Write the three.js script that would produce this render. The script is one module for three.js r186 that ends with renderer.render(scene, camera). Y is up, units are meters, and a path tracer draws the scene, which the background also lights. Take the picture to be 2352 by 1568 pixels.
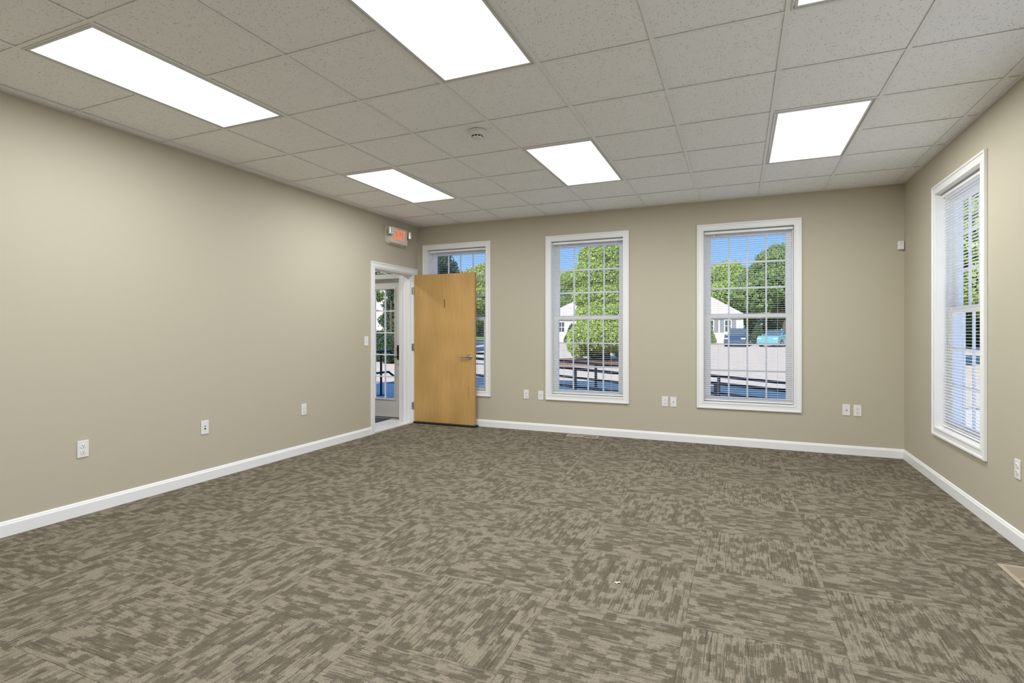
import * as THREE from 'three';
import { RoundedBoxGeometry } from 'three/addons/geometries/RoundedBoxGeometry.js';
import { mergeGeometries } from 'three/addons/utils/BufferGeometryUtils.js';
import { RectAreaLightUniformsLib } from 'three/addons/lights/RectAreaLightUniformsLib.js';
import { FontLoader } from 'three/addons/loaders/FontLoader.js';
import { Brush, Evaluator, SUBTRACTION } from 'three-bvh-csg';
import { TextGeometry } from 'three/addons/geometries/TextGeometry.js';

// ------------------------------------------------------------------ camera, sky, sun, exposure
const W = 5.672, H = 2.733, DEEP = 8.515;             // room: x 0..W, y 0..H, z 0 (window wall) .. DEEP
const WALL = 0.18;
const scene = new THREE.Scene();
const renderer = new THREE.WebGLRenderer({ antialias: true });
renderer.toneMapping = THREE.LinearToneMapping;
renderer.toneMappingExposure = 1.0;
renderer.shadowMap.enabled = true;
RectAreaLightUniformsLib.init();

const FOCAL = 1226.08;                               // pixels of the 2352 x 1568 frame
const camera = new THREE.PerspectiveCamera(2 * Math.atan(784 / FOCAL) * 180 / Math.PI, 1.5, 0.05, 400);
camera.position.set(4.159, 1.258, 6.403);
camera.rotation.set(0, THREE.MathUtils.degToRad(23.015), 0);
camera.setViewOffset(2352, 1568, 0, 21.3, 2352, 1568); // lens shift: the horizon lies above the middle
scene.add(camera);

{ // clear blue sky, paler towards the horizon
  const w = 64, h = 256, d = new Float32Array(w * h * 4);
  const zen = [0.09, 0.28, 0.80], mid = [0.19, 0.50, 1.12], hor = [0.46, 0.74, 1.15];
  for (let j = 0; j < h; j++) {
    const el = Math.max(0, ((j + 0.5) / h - 0.5) * 2);       // 0 horizon .. 1 zenith
    const a = Math.min(1, el / 0.16), b = Math.min(1, Math.max(0, (el - 0.16) / 0.6));
    for (let i = 0; i < w; i++) for (let c = 0; c < 4; c++)
      d[(j * w + i) * 4 + c] = c === 3 ? 1 : (el < 0.16 ? hor[c] + (mid[c] - hor[c]) * a : mid[c] + (zen[c] - mid[c]) * b);
  }
  const sky = new THREE.DataTexture(d, w, h, THREE.RGBAFormat, THREE.FloatType);
  sky.mapping = THREE.EquirectangularReflectionMapping;
  sky.magFilter = THREE.LinearFilter; sky.minFilter = THREE.LinearFilter; sky.needsUpdate = true;
  scene.background = sky;
}
const sun = new THREE.DirectionalLight(new THREE.Color(1, 0.95, 0.86), 7.6);
sun.position.set(-3, 36, 38); sun.target.position.set(0, 0, -12);
sun.castShadow = true; sun.shadow.mapSize.set(4096, 4096);
Object.assign(sun.shadow.camera, { left: -60, right: 60, top: 60, bottom: -60, near: 1, far: 200 });
scene.add(sun, sun.target);
const PANEL_LIGHT = 14.6;                             // radiance of each ceiling fitting

// ------------------------------------------------------------------ helpers
let seed = 12345;
const rnd = () => { seed = (seed * 1664525 + 1013904223) >>> 0; return seed / 4294967296; };
const hash = (x, y, k = 0) => {
  let n = (x * 374761393 + y * 668265263 + k * 982451653) | 0;
  n = Math.imul(n ^ (n >>> 13), 1274126177); n ^= n >>> 16; return (n >>> 0) / 4294967296;
};
const sm = (t) => t * t * (3 - 2 * t);
function vnoise(x, y, k = 0, px = 0, py = 0) {         // value noise, periodic in px, py cells
  const ix = Math.floor(x), iy = Math.floor(y), fx = sm(x - ix), fy = sm(y - iy);
  const m = (a, p) => p ? ((a % p) + p) % p : a;
  const a = hash(m(ix, px), m(iy, py), k), b = hash(m(ix + 1, px), m(iy, py), k), c = hash(m(ix, px), m(iy + 1, py), k), d = hash(m(ix + 1, px), m(iy + 1, py), k);
  return a + (b - a) * fx + (c - a) * fy + (a - b - c + d) * fx * fy;
}
const clamp01 = (v) => Math.min(1, Math.max(0, v));
const step = (a, b, v) => sm(clamp01((v - a) / (b - a)));
function texture(w, h, fn, { srgb = true, repeat = true } = {}) {  // fn(x, y, out) fills out[0..2] with 0..1
  const d = new Uint8Array(w * h * 4), o = [0, 0, 0];
  for (let y = 0; y < h; y++) for (let x = 0; x < w; x++) {
    fn(x, y, o); const i = (y * w + x) * 4;
    d[i] = clamp01(o[0]) * 255; d[i + 1] = clamp01(o[1]) * 255; d[i + 2] = clamp01(o[2]) * 255; d[i + 3] = 255;
  }
  const t = new THREE.DataTexture(d, w, h); t.colorSpace = srgb ? THREE.SRGBColorSpace : THREE.NoColorSpace;
  t.magFilter = THREE.LinearFilter; t.minFilter = THREE.LinearMipmapLinearFilter; t.generateMipmaps = true;
  if (repeat) t.wrapS = t.wrapT = THREE.RepeatWrapping;
  t.needsUpdate = true; return t;
}
const std = (name, o) => { const m = new THREE.MeshStandardMaterial({ roughness: 0.6, ...o }); m.name = name; return m; };
const rgb = (r, g, b) => new THREE.Color().setRGB(r, g, b);   // linear

function boxUV(g) {                                    // uv in metres, projected along the main axis of each face
  const p = g.attributes.position, n = g.attributes.normal, uv = new Float32Array(p.count * 2);
  for (let i = 0; i < p.count; i++) {
    const ax = Math.abs(n.getX(i)), ay = Math.abs(n.getY(i)), az = Math.abs(n.getZ(i));
    if (ay >= ax && ay >= az) { uv[i * 2] = p.getX(i); uv[i * 2 + 1] = p.getZ(i); }
    else if (ax >= az) { uv[i * 2] = p.getZ(i); uv[i * 2 + 1] = p.getY(i); }
    else { uv[i * 2] = p.getX(i); uv[i * 2 + 1] = p.getY(i); }
  }
  g.setAttribute('uv', new THREE.BufferAttribute(uv, 2)); return g;
}
const bx = (x0, x1, y0, y1, z0, z1) => boxUV(new THREE.BoxGeometry(x1 - x0, y1 - y0, z1 - z0).translate((x0 + x1) / 2, (y0 + y1) / 2, (z0 + z1) / 2));
const rb = (x0, x1, y0, y1, z0, z1, r = 0.002, s = 2) => boxUV(new RoundedBoxGeometry(x1 - x0, y1 - y0, z1 - z0, s, r).translate((x0 + x1) / 2, (y0 + y1) / 2, (z0 + z1) / 2));
const cyl = (r0, r1, h, x, y, z, axis = 'y', seg = 24) => {
  const g = new THREE.CylinderGeometry(r0, r1, h, seg);
  if (axis === 'x') g.rotateZ(-Math.PI / 2); if (axis === 'z') g.rotateX(Math.PI / 2);
  return g.translate(x, y, z);
};
const rectShape = (x0, x1, y0, y1) => { const s = new THREE.Shape(); s.moveTo(x0, y0); s.lineTo(x1, y0); s.lineTo(x1, y1); s.lineTo(x0, y1); s.closePath(); return s; };
const rectPath = (x0, x1, y0, y1) => { const s = new THREE.Path(); s.moveTo(x0, y0); s.lineTo(x0, y1); s.lineTo(x1, y1); s.lineTo(x1, y0); s.closePath(); return s; };
function ring(ow, oh, iw, ih, z0, z1, bevel = 0) {       // rectangular ring in xy about 0, from z0 to z1
  const s = rectShape(-ow / 2 + bevel, ow / 2 - bevel, -oh / 2 + bevel, oh / 2 - bevel);
  s.holes.push(rectPath(-iw / 2 - bevel, iw / 2 + bevel, -ih / 2 - bevel, ih / 2 + bevel));
  const g = new THREE.ExtrudeGeometry(s, { depth: z1 - z0 - 2 * bevel, bevelEnabled: bevel > 0, bevelSize: bevel, bevelThickness: bevel, bevelSegments: 2 });
  return boxUV(g.translate(0, 0, z0 + bevel));
}
const merge = (a) => mergeGeometries(a.map((g) => { const q = g.index ? g.toNonIndexed() : g; if (!q.attributes.uv) boxUV(q); return q; }));
function tube(points, r, seg = 10, closed = false) {
  const curve = new THREE.CatmullRomCurve3(points.map((p) => new THREE.Vector3(...p)), closed, 'catmullrom', 0.1);
  return new THREE.TubeGeometry(curve, Math.max(8, points.length * 8), r, seg, closed);
}
function polyTube(points, r) {                          // straight pipes with ball joints
  const out = [];
  for (let i = 0; i < points.length; i++) {
    out.push(new THREE.SphereGeometry(r, 12, 8).translate(...points[i]));
    if (i) {
      const a = new THREE.Vector3(...points[i - 1]), b = new THREE.Vector3(...points[i]), d = b.clone().sub(a);
      const g = new THREE.CylinderGeometry(r, r, d.length(), 12);
      g.applyQuaternion(new THREE.Quaternion().setFromUnitVectors(new THREE.Vector3(0, 1, 0), d.clone().normalize()));
      out.push(g.translate(...a.clone().add(b).multiplyScalar(0.5).toArray()));
    }
  }
  return merge(out);
}
const taken = {};
const numbered = (n) => { const k = taken[n] = (taken[n] ?? -1) + 1; return k ? n + '_' + String(k).padStart(3, '0') : n; };
function mesh(name, g, m, parent) {
  const o = new THREE.Mesh(g, m); o.name = name; o.castShadow = o.receiveShadow = true; parent.add(o); return o;
}
function top(name, label, category, { kind, group, at = [0, 0, 0], turn = 0 } = {}) {
  const o = new THREE.Group(); o.name = numbered(name); o.position.set(...at); o.rotation.y = turn; scene.add(o);
  o.userData = { label, category }; if (kind) o.userData.kind = kind; if (group) o.userData.group = group; return o;
}
function topMesh(name, g, m, label, category, { kind, group } = {}) {
  const o = mesh(numbered(name), g, m, scene); o.userData = { label, category };
  if (kind) o.userData.kind = kind; if (group) o.userData.group = group; return o;
}
const S = { kind: 'structure' };

// ------------------------------------------------------------------ materials
const wallBump = texture(512, 512, (x, y, o) => { const v = 0.5 * vnoise(x / 4, y / 4, 3, 128, 128) + 0.5 * vnoise(x / 8, y / 8, 4, 64, 64); o[0] = o[1] = o[2] = v; }, { srgb: false });
wallBump.repeat.set(3, 3);
const M = {
  wall: std('wall paint', { color: rgb(0.505, 0.465, 0.36), roughness: 0.62, bumpMap: wallBump, bumpScale: 0.0003 }),
  trim: std('white trim paint', { color: rgb(0.86, 0.86, 0.86), roughness: 0.38 }),
  vinyl: std('white window vinyl', { color: rgb(0.9, 0.9, 0.9), roughness: 0.35 }),
  slat: std('white blind slat', { color: rgb(0.9, 0.9, 0.89), roughness: 0.4 }),
  cord: std('blind cord', { color: rgb(0.72, 0.72, 0.7), roughness: 0.9 }),
  plate: std('white wall plate', { color: rgb(0.8, 0.8, 0.78), roughness: 0.35 }),
  dark: std('dark slot', { color: rgb(0.012, 0.012, 0.012), roughness: 0.6 }),  // small dark parts, and the shade painted in for slots and holes
  steel: std('satin nickel', { color: rgb(0.55, 0.52, 0.46), roughness: 0.3, metalness: 1 }),
  grid: std('ceiling grid enamel', { color: rgb(0.88, 0.88, 0.88), roughness: 0.5 }),
  fixture: std('fixture enamel', { color: rgb(0.7, 0.7, 0.68), roughness: 0.45 }),
  lens: std('lens', { color: rgb(0.85, 0.85, 0.84), roughness: 0.5, emissive: rgb(1, 0.995, 0.97), emissiveIntensity: 0.97 }),
  lensWarm: std('warm lens', { color: rgb(0.8, 0.8, 0.76), roughness: 0.5, emissive: rgb(1, 0.985, 0.92), emissiveIntensity: 0.86 }),
  glass: (() => { const m = new THREE.MeshPhysicalMaterial({ color: 0xffffff, transmission: 1, thickness: 0, roughness: 0, ior: 1.3, specularIntensity: 0 }); m.name = 'clear glass'; return m; })(),
  detector: std('off white plastic', { color: rgb(0.78, 0.78, 0.75), roughness: 0.5 }),
  black: std('black foam', { color: rgb(0.015, 0.014, 0.013), roughness: 0.85 }),
};

// carpet tile: loops in rows, two tones in ragged blocks that run along the rows
const ROWS = 176, TX = 1024;
function carpetTex(k) {
  const L = [0.602, 0.563, 0.484], D = [0.43, 0.396, 0.319];
  return texture(TX, TX, (x, y, o) => {
    const row = Math.floor(x / TX * ROWS), inRow = x / TX * ROWS - row, s = y / TX;
    const jit = (hash(row, 7, k) - 0.5) * 0.012 + (vnoise(row / 3, s * 30, k + 8) - 0.5) * 0.02, wob = row + (vnoise(s * 26, row / 20, k + 4) - 0.5) * 2.4;
    const block = (bw, f, q) => { const b = Math.floor(wob / bw + q * 0.37), u = (s + jit) * f + hash(b, 3, k + q) * 5; return step(0.4, 0.6, hash(b, Math.floor(u + 0.25 * Math.sin(b * 2.3)), k + q)); };
    const streak = step(0.45, 0.6, vnoise(row * 0.9, (s + jit) * 6, k + 3));
    let v = 0.36 * block(10, 11, 20) + 0.24 * block(5.5, 14, 31) + 0.14 * block(2.6, 11, 44) + 0.26 * streak;
    v = step(0.2, 0.8, v);
    const loop = vnoise(row * 5.3, y / 4.2, k + 5), fine = hash(x, y, k + 6);
    const groove = Math.pow(Math.abs(inRow - 0.5) * 2, 2.2);
    let b = 0.9 + 0.24 * (loop - 0.5) + 0.14 * (fine - 0.5) + 0.08;
    b *= 1 - groove * (0.42 - 0.12 * v);
    if (hash(row, 91, k) > 0.9 && vnoise(row * 3.1, s * 5, k + 9) > 0.55) b *= 0.78;   // a drawn dark yarn
    for (let c = 0; c < 3; c++) o[c] = (D[c] + (L[c] - D[c]) * v) * b;
  });
}
const carpetBump = texture(TX, TX, (x, y, o) => {
  const f = x / TX * ROWS, r = Math.floor(f), v = (1 - Math.pow(Math.abs(f - r - 0.5) * 2, 2)) * 0.7 + 0.3 * vnoise(r * 5.3, y / 4.2, 6); o[0] = o[1] = o[2] = v;
}, { srgb: false });
const carpetMats = [11, 37, 53].map((k) => std('carpet', { map: carpetTex(k), roughness: 0.96, bumpMap: carpetBump, bumpScale: 0.0022 }));

// mineral fibre ceiling tile: white coat, with the shade inside its pin holes painted as grey specks
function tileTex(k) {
  const N = 1024, bare = new Float32Array(N * N), save = seed; seed = k;  // bare marks the pin holes that get painted shade
  const paintPit = (cx, cy, r, v) => {
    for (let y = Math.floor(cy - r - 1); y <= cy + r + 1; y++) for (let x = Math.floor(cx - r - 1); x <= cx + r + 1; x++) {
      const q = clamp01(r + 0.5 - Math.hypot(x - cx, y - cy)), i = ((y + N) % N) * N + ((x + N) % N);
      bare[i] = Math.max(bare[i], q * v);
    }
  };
  for (let i = 0; i < 5200; i++) paintPit(rnd() * N, rnd() * N, 0.5 + rnd() * 0.6, 0.25 + rnd() * 0.35);
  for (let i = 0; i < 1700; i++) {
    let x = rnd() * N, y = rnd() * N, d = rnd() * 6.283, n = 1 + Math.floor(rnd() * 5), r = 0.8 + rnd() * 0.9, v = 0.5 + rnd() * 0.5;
    for (let j = 0; j < n; j++) { paintPit(x, y, r, v); x += Math.cos(d) * 1.7; y += Math.sin(d) * 1.7; d += (rnd() - 0.5) * 1.6; }
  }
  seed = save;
  const coat = [0.972, 0.976, 0.98], pitShade = [0.56, 0.56, 0.55];  // grey of the specks stands in for shade inside the holes
  return texture(N, N, (x, y, o) => { const w = bare[y * N + x], g = 1 + 0.025 * (vnoise(x / 3, y / 3, k) - 0.5); for (let c = 0; c < 3; c++) o[c] = (coat[c] + (pitShade[c] - coat[c]) * w) * g; });
}
const tileGrain = texture(512, 512, (x, y, o) => { o[0] = o[1] = o[2] = 0.6 * vnoise(x / 3, y / 3, 61, 171, 171) + 0.4 * hash(x, y, 62); }, { srgb: false });
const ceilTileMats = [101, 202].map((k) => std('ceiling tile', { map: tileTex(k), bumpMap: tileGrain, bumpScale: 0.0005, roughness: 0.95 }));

// honey coloured birch veneer
const veneer = texture(512, 1024, (x, y, o) => {
  const g = vnoise(x / 3, y / 90, 21), f = vnoise(x / 1.3, y / 30, 22), b = vnoise(x / 90, y / 380, 23), c = vnoise(x / 160, y / 120, 24);
  let v = 0.93 + 0.06 * (g - 0.5) + 0.035 * (f - 0.5) + 0.10 * (b - 0.5) + 0.06 * (c - 0.5);
  const sx = x - 462 - 2 * Math.sin(y / 9), sy = y;                             // a scratch low by the latch edge
  if (Math.abs(sx) < 1.1 && sy > 175 && sy < 258) v *= 0.6;
  o[0] = 0.82 * v; o[1] = 0.655 * v - 0.01 * (b - 0.5); o[2] = 0.40 * v;
}, { repeat: false });
M.veneer = std('birch veneer', { map: veneer, roughness: 0.42 });
M.veneerEdge = std('birch edge', { color: rgb(0.5, 0.33, 0.12), roughness: 0.5 });

// ------------------------------------------------------------------ room shell
function wallWithHoles(name, x0, x1, y0, y1, holes, thick, label) {     // in its own xy plane, thickness behind (to -z)
  const s = rectShape(x0, x1, y0, y1);
  for (const h of holes) s.holes.push(rectPath(...h));
  const g = boxUV(new THREE.ExtrudeGeometry(s, { depth: thick, bevelEnabled: false }).translate(0, 0, -thick));
  const o = mesh(name, g, M.wall, scene); o.userData = { kind: 'structure', label, category: 'wall' }; return o;
}
const WIN_W = 1.05, WIN_H = 2.067, CAS = 0.072, WIN_Y = 1.4375;
const IW = WIN_W - 2 * CAS, IH = WIN_H - 2 * CAS;                       // clear opening between the casings
const hole = (c) => [c - IW / 2 - 0.012, c + IW / 2 + 0.012, WIN_Y - IH / 2 - 0.012, WIN_Y + IH / 2 + 0.012];
const backX = [0.61, 2.431, 4.2465], rightZ = [1.405, 3.15, 4.9, 6.65];
const DOOR = { z0: 0.10, z1: 0.985, h: 2.066 };
const EXT = { x0: -1.36, x1: -0.312, h: 2.62 };                          // vestibule door and transom
wallWithHoles('wall_back', -2.4, W + WALL, -0.45, H + 0.25, [...backX.map(hole), [EXT.x0, EXT.x1, 0, EXT.h]], WALL, 'beige wall with three blinded windows');
{
  const r = wallWithHoles('wall_right', 0, DEEP, -0.45, H + 0.25, rightZ.map(hole), WALL, 'beige wall with one window seen at a slant');
  r.rotation.y = -Math.PI / 2; r.position.set(W, 0, 0);                 // its x runs along +z, its thickness outwards
  const l = wallWithHoles('wall_left', -DEEP, 0, -0.3, H + 0.25, [[-DOOR.z1, -DOOR.z0, -0.05, DOOR.h]], 0.16, 'plain beige wall with the doorway');
  l.rotation.y = Math.PI / 2; l.position.set(0, 0, 0);
  wallWithHoles('wall_front', -0.16, W + WALL, 0, H + 0.25, [], 0.15, 'beige wall behind the camera').position.set(0, 0, DEEP + 0.15);
  const v = top('wall_vestibule', 'pale walls of the small entry behind the doorway', 'wall', S);
  mesh('side_wall', bx(-2.4, -2.28, 0, H, 0, 2.2), M.wall, v); mesh('end_wall', bx(-2.4, -0.16, 0, H, 2.2, 2.32), M.wall, v);
}

// carpet tiles on the floor slab; both are cut out for the two registers
const REG = [{ at: [2.425, 0.0005, 0.15], w: 0.125 }, { at: [5.515, 0.0005, 2.905], w: 0.14 }];
const regHole = REG.map(({ at, w }, i) => { const a = 0.195 - 0.0195, b = w / 2 - 0.0195; return i ? [at[0] - b, at[0] + b, at[2] - a, at[2] + a] : [at[0] - a, at[0] + a, at[2] - b, at[2] + b]; });
{
  const f = mesh('floor', (() => { const sh = rectShape(-0.005, W + 0.02, -DEEP - 0.02, 0.02); for (const [a, b, c, d] of regHole) sh.holes.push(rectPath(a, b, -d, -c)); return boxUV(new THREE.ExtrudeGeometry(sh, { depth: 0.394, bevelEnabled: false }).rotateX(-Math.PI / 2).translate(0, -0.4, 0)); })(), std('concrete', { color: rgb(0.3, 0.3, 0.3), roughness: 0.9 }), scene);
  f.userData = { kind: 'structure', label: 'taupe carpet tile floor laid in quarter turns', category: 'floor' };
  const P = 0.6055, X0 = 3.9435, Z0 = 3.40, cache = {};
  const geo = (a0, a1, b0, b1) => {                                      // extent inside the tile, 0..P; a across the rows, b along them
    const key = [a0, a1, b0, b1].map((v) => v.toFixed(3)).join();
    return cache[key] ??= (() => {
      const e = 0.0002, c = 0.0008, g = new THREE.ExtrudeGeometry(rectShape(a0 + e + c, a1 - e - c, b0 + e + c, b1 - e - c), { depth: 0.0044, bevelEnabled: true, bevelSize: c, bevelThickness: c, bevelSegments: 1 });
      const p = g.attributes.position, uv = new Float32Array(p.count * 2);
      for (let i = 0; i < p.count; i++) { uv[i * 2] = p.getX(i) / P; uv[i * 2 + 1] = p.getY(i) / P; }
      g.setAttribute('uv', new THREE.BufferAttribute(uv, 2));
      return g.translate(-P / 2, -P / 2, 0).rotateX(-Math.PI / 2).translate(0, -0.0052, 0); // xy -> x,-z ; top at y = 0
    })();
  };
  for (let i = -7; i < 4; i++) for (let j = -6; j < 8; j++) {
    const x0 = X0 + i * P, z0 = Z0 + j * P, lx = Math.max(x0, 0.001), hx = Math.min(x0 + P, W - 0.001), lz = Math.max(z0, 0.001), hz = Math.min(z0 + P, DEEP);
    if (hx - lx < 0.02 || hz - lz < 0.02) continue;
    const along = ((i + j) % 2 + 2) % 2;                                  // 1: rows run along z
    const flip = hash(i, j, 5) > 0.5;
    let a0 = lx - x0, a1 = hx - x0, b0 = z0 + P - hz, b1 = z0 + P - lz;   // tile frame with +y to -z
    if (!along) [a0, a1, b0, b1] = [b0, b1, P - a1, P - a0];              // quarter turn
    if (flip) [a0, a1, b0, b1] = [P - a1, P - a0, P - b1, P - b0];
    const o = mesh('carpet_tile', geo(a0, a1, b0, b1), carpetMats[Math.floor(hash(i, j, 9) * 3)], f);
    o.position.set(x0 + P / 2, 0, z0 + P / 2);
    o.rotation.y = (along ? 0 : Math.PI / 2) + (flip ? Math.PI : 0);
    for (const [a, b, c, d] of regHole) if (a < hx && b > lx && c < hz && d > lz) {
      const t = new Brush(o.geometry.clone(), o.material), h = new Brush(new THREE.BoxGeometry(b - a, 0.2, d - c), o.material);
      t.position.copy(o.position); t.rotation.copy(o.rotation); h.position.set((a + b) / 2, 0, (c + d) / 2); t.updateMatrixWorld(); h.updateMatrixWorld();
      const ev = new Evaluator(); ev.useGroups = false;
      o.geometry = ev.evaluate(t, h, SUBTRACTION).geometry;
      t.updateMatrixWorld(); o.updateMatrix();
    }
  }
}

// suspended ceiling: grid of tees with lay-in tiles
const T = 0.6096, GX0 = 1.9273 - 3 * T, GZ0 = 3.638 - 5 * T;               // first grid lines from the left and from the window wall
const lights = [[1, 2], [1, 6], [4, 2], [4, 6], [7, 2], [7, 6], [1, 10], [4, 10], [7, 10]];            // column, first row; each two rows long; last three unseen, added to brighten the ceiling
const gridX = (i) => GX0 + i * T, gridZ = (j) => GZ0 + j * T;
{
  const c = mesh('ceiling', bx(-2.45, W + WALL, H + 0.16, H + 0.24, -WALL, DEEP + 0.16), M.grid, scene);
  c.userData = { kind: 'structure', label: 'suspended ceiling of speckled white lay-in tiles', category: 'ceiling' };
  const cache = {};
  const tileG = (w, d) => cache[w.toFixed(3) + d.toFixed(3)] ??= boxUV(new THREE.BoxGeometry(w, 0.015, d));
  const colEdges = [0, ...Array.from({ length: 10 }, (_, i) => gridX(i)), W], rowEdges = [0, ...Array.from({ length: 13 }, (_, j) => gridZ(j)).filter((z) => z > 0.3 && z < DEEP - 0.1), DEEP];
  for (let i = 0; i < colEdges.length - 1; i++) for (let j = 0; j < rowEdges.length - 1; j++) {
    const x0 = colEdges[i], x1 = colEdges[i + 1], z0 = rowEdges[j], z1 = rowEdges[j + 1];
    if (z1 - z0 < 0.03 || x1 - x0 < 0.03) continue;
    if (lights.some(([a, b]) => Math.abs(x0 - gridX(a)) < 0.01 && (z0 + z1) / 2 > gridZ(b - 1) && (z0 + z1) / 2 < gridZ(b + 1))) continue;
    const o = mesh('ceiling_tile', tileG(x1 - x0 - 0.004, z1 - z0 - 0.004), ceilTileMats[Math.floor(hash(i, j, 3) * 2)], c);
    o.position.set((x0 + x1) / 2, H + 0.0125, (z0 + z1) / 2); o.rotation.y = hash(i, j, 4) > 0.5 ? Math.PI : 0;
  }
  const tw = 0.0115;
  for (const x of colEdges.slice(1, -1)) mesh('grid_tee', merge([rb(x - tw, x + tw, H, H + 0.0025, 0, DEEP, 0.0006, 1), bx(x - 0.0015, x + 0.0015, H + 0.003, H + 0.04, 0, DEEP)]), M.grid, c);
  for (const z of rowEdges.slice(1, -1)) for (let i = 0; i < colEdges.length - 1; i++) {
    const x0 = colEdges[i] + (i ? tw : 0.018), x1 = colEdges[i + 1] - tw;
    if (lights.some(([a, b]) => Math.abs(colEdges[i] - gridX(a)) < 0.01 && Math.abs(z - gridZ(b)) < 0.1)) continue;
    if (x1 - x0 > 0.02) mesh('cross_tee', merge([rb(x0, x1, H + 0.0006, H + 0.0025, z - tw, z + tw, 0.0006, 1), bx(x0, x1, H + 0.002, H + 0.03, z - 0.0015, z + 0.0015)]), M.grid, c);
  }
  const a = 0.02;
  mesh('wall_angle', bx(0, a, H + 0.001, H + 0.003, 0, DEEP), M.grid, c); mesh('wall_angle', bx(W - a, W, H + 0.001, H + 0.003, 0, DEEP), M.grid, c);
  mesh('wall_angle', bx(0, W, H + 0.001, H + 0.003, 0, a), M.grid, c);
}
// storey and roof above, which shade the ground behind the house
{
  const siding = std('pale siding', { color: rgb(0.6, 0.58, 0.54), roughness: 0.7 });
  const r = top('roof', 'upper storey and gable roof above the room', 'roof', S);
  mesh('upper_storey', bx(-7, W + WALL, H + 0.26, 7.2, -WALL, 9.5), siding, r);
  const s = new THREE.Shape(); s.moveTo(-0.6, 7.2); s.lineTo(10, 7.2); s.lineTo(4.7, 11); s.closePath();
  const g = new THREE.ExtrudeGeometry(s, { depth: 13.4, bevelEnabled: false }); g.rotateY(-Math.PI / 2).translate(6.1, 0, 0);
  mesh('roof_slopes', boxUV(g), std('shingles', { color: rgb(0.1, 0.1, 0.1), roughness: 0.9 }), r);
  mesh('lower_wall', bx(-7, -2.4, -0.45, H + 0.26, -WALL, 0), siding, r);
}

// baseboards
{
  const prof = (len) => {                                                // profile in xy (x out of the wall), swept along z
    const s = new THREE.Shape(); s.moveTo(0, 0.001); s.lineTo(0.014, 0.001); s.lineTo(0.014, 0.072); s.lineTo(0.0125, 0.077); s.lineTo(0.0095, 0.08); s.lineTo(0.009, 0.085); s.lineTo(0.006, 0.092); s.lineTo(0, 0.095); s.closePath();
    return boxUV(new THREE.ExtrudeGeometry(s, { depth: len, bevelEnabled: false }));
  };
  const put = (name, len, x, z, turn, label) => { const o = mesh(name, prof(len), M.trim, scene); o.position.set(x, 0, z); o.rotation.y = turn; o.userData = { kind: 'structure', label, category: 'baseboard' }; };
  put('baseboard_left', DEEP - 1.05, 0, 1.05, 0, 'white baseboard along the plain beige wall');
  put('baseboard_back', W, W, 0, -Math.PI / 2, 'white baseboard under the row of three windows');
  put('baseboard_right', DEEP, W, DEEP, Math.PI, 'white baseboard under the window seen at a slant');
}

// ------------------------------------------------------------------ windows and blinds
const PITCH = 0.0235;
const casingG = merge([ring(WIN_W - 0.016, WIN_H - 0.016, IW + 0.012, IH + 0.012, 0.0002, 0.014, 0.002), ring(WIN_W, WIN_H, WIN_W - 0.036, WIN_H - 0.036, 0.0002, 0.021, 0.003), ring(IW + 0.034, IH + 0.034, IW, IH, 0.0002, 0.018, 0.003)]);
const jambG = merge([ring(IW + 0.02, IH + 0.02, IW, IH, -0.17, 0.001)]);
const stopG = ring(IW, IH, IW - 0.03, IH - 0.03, -0.17, -0.075, 0.002);
const SW = IW - 0.03, GW = 0.765;                                         // sash width, glass width
const sashPart = (y0, y1, gy0, gy1, z0, z1) => {
  const s = rectShape(-SW / 2, SW / 2, y0, y1); s.holes.push(rectPath(-GW / 2, GW / 2, gy0, gy1));
  return boxUV(new THREE.ExtrudeGeometry(s, { depth: z1 - z0 - 0.006, bevelEnabled: true, bevelSize: 0.0, bevelThickness: 0.003, bevelSegments: 1 }).translate(0, 0, z0 + 0.003));
};
const lowY = [-0.9615 + 0.015, 0.022, -0.905, -0.020], upY = [-0.018, 0.9615 - 0.015, 0.030, 0.893];
const lowerG = sashPart(...lowY, -0.115, -0.08), upperG = sashPart(...upY, -0.153, -0.118);
const paneG = {}, MUN = 0.017;
function fillSash(sash, gy0, gy1, zc) {
  const ph = (gy1 - gy0) / 3, pw = GW / 4;
  const pg = paneG[zc] ??= { pane: bx(-pw / 2, pw / 2, -ph / 2, ph / 2, -0.002, 0.002), v: rb(-MUN / 2, MUN / 2, gy0, gy1, -0.009, 0.009, 0.003, 1), h: rb(-GW / 2, GW / 2, -MUN / 2, MUN / 2, -0.0088, 0.0088, 0.003, 1), flat: new THREE.PlaneGeometry(pw, ph) };
  for (let r = 0; r < 3; r++) for (let c = 0; c < 4; c++) mesh('pane', pg.flat, M.glass, sash).position.set(-GW / 2 + (c + 0.5) * pw, gy0 + (r + 0.5) * ph, zc);
  for (let c = 1; c < 4; c++) mesh('muntin', pg.v, M.vinyl, sash).position.set(-GW / 2 + c * pw, 0, zc);
  for (let r = 1; r < 3; r++) mesh('muntin', pg.h, M.vinyl, sash).position.set(0, gy0 + r * ph, zc);
}
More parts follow.
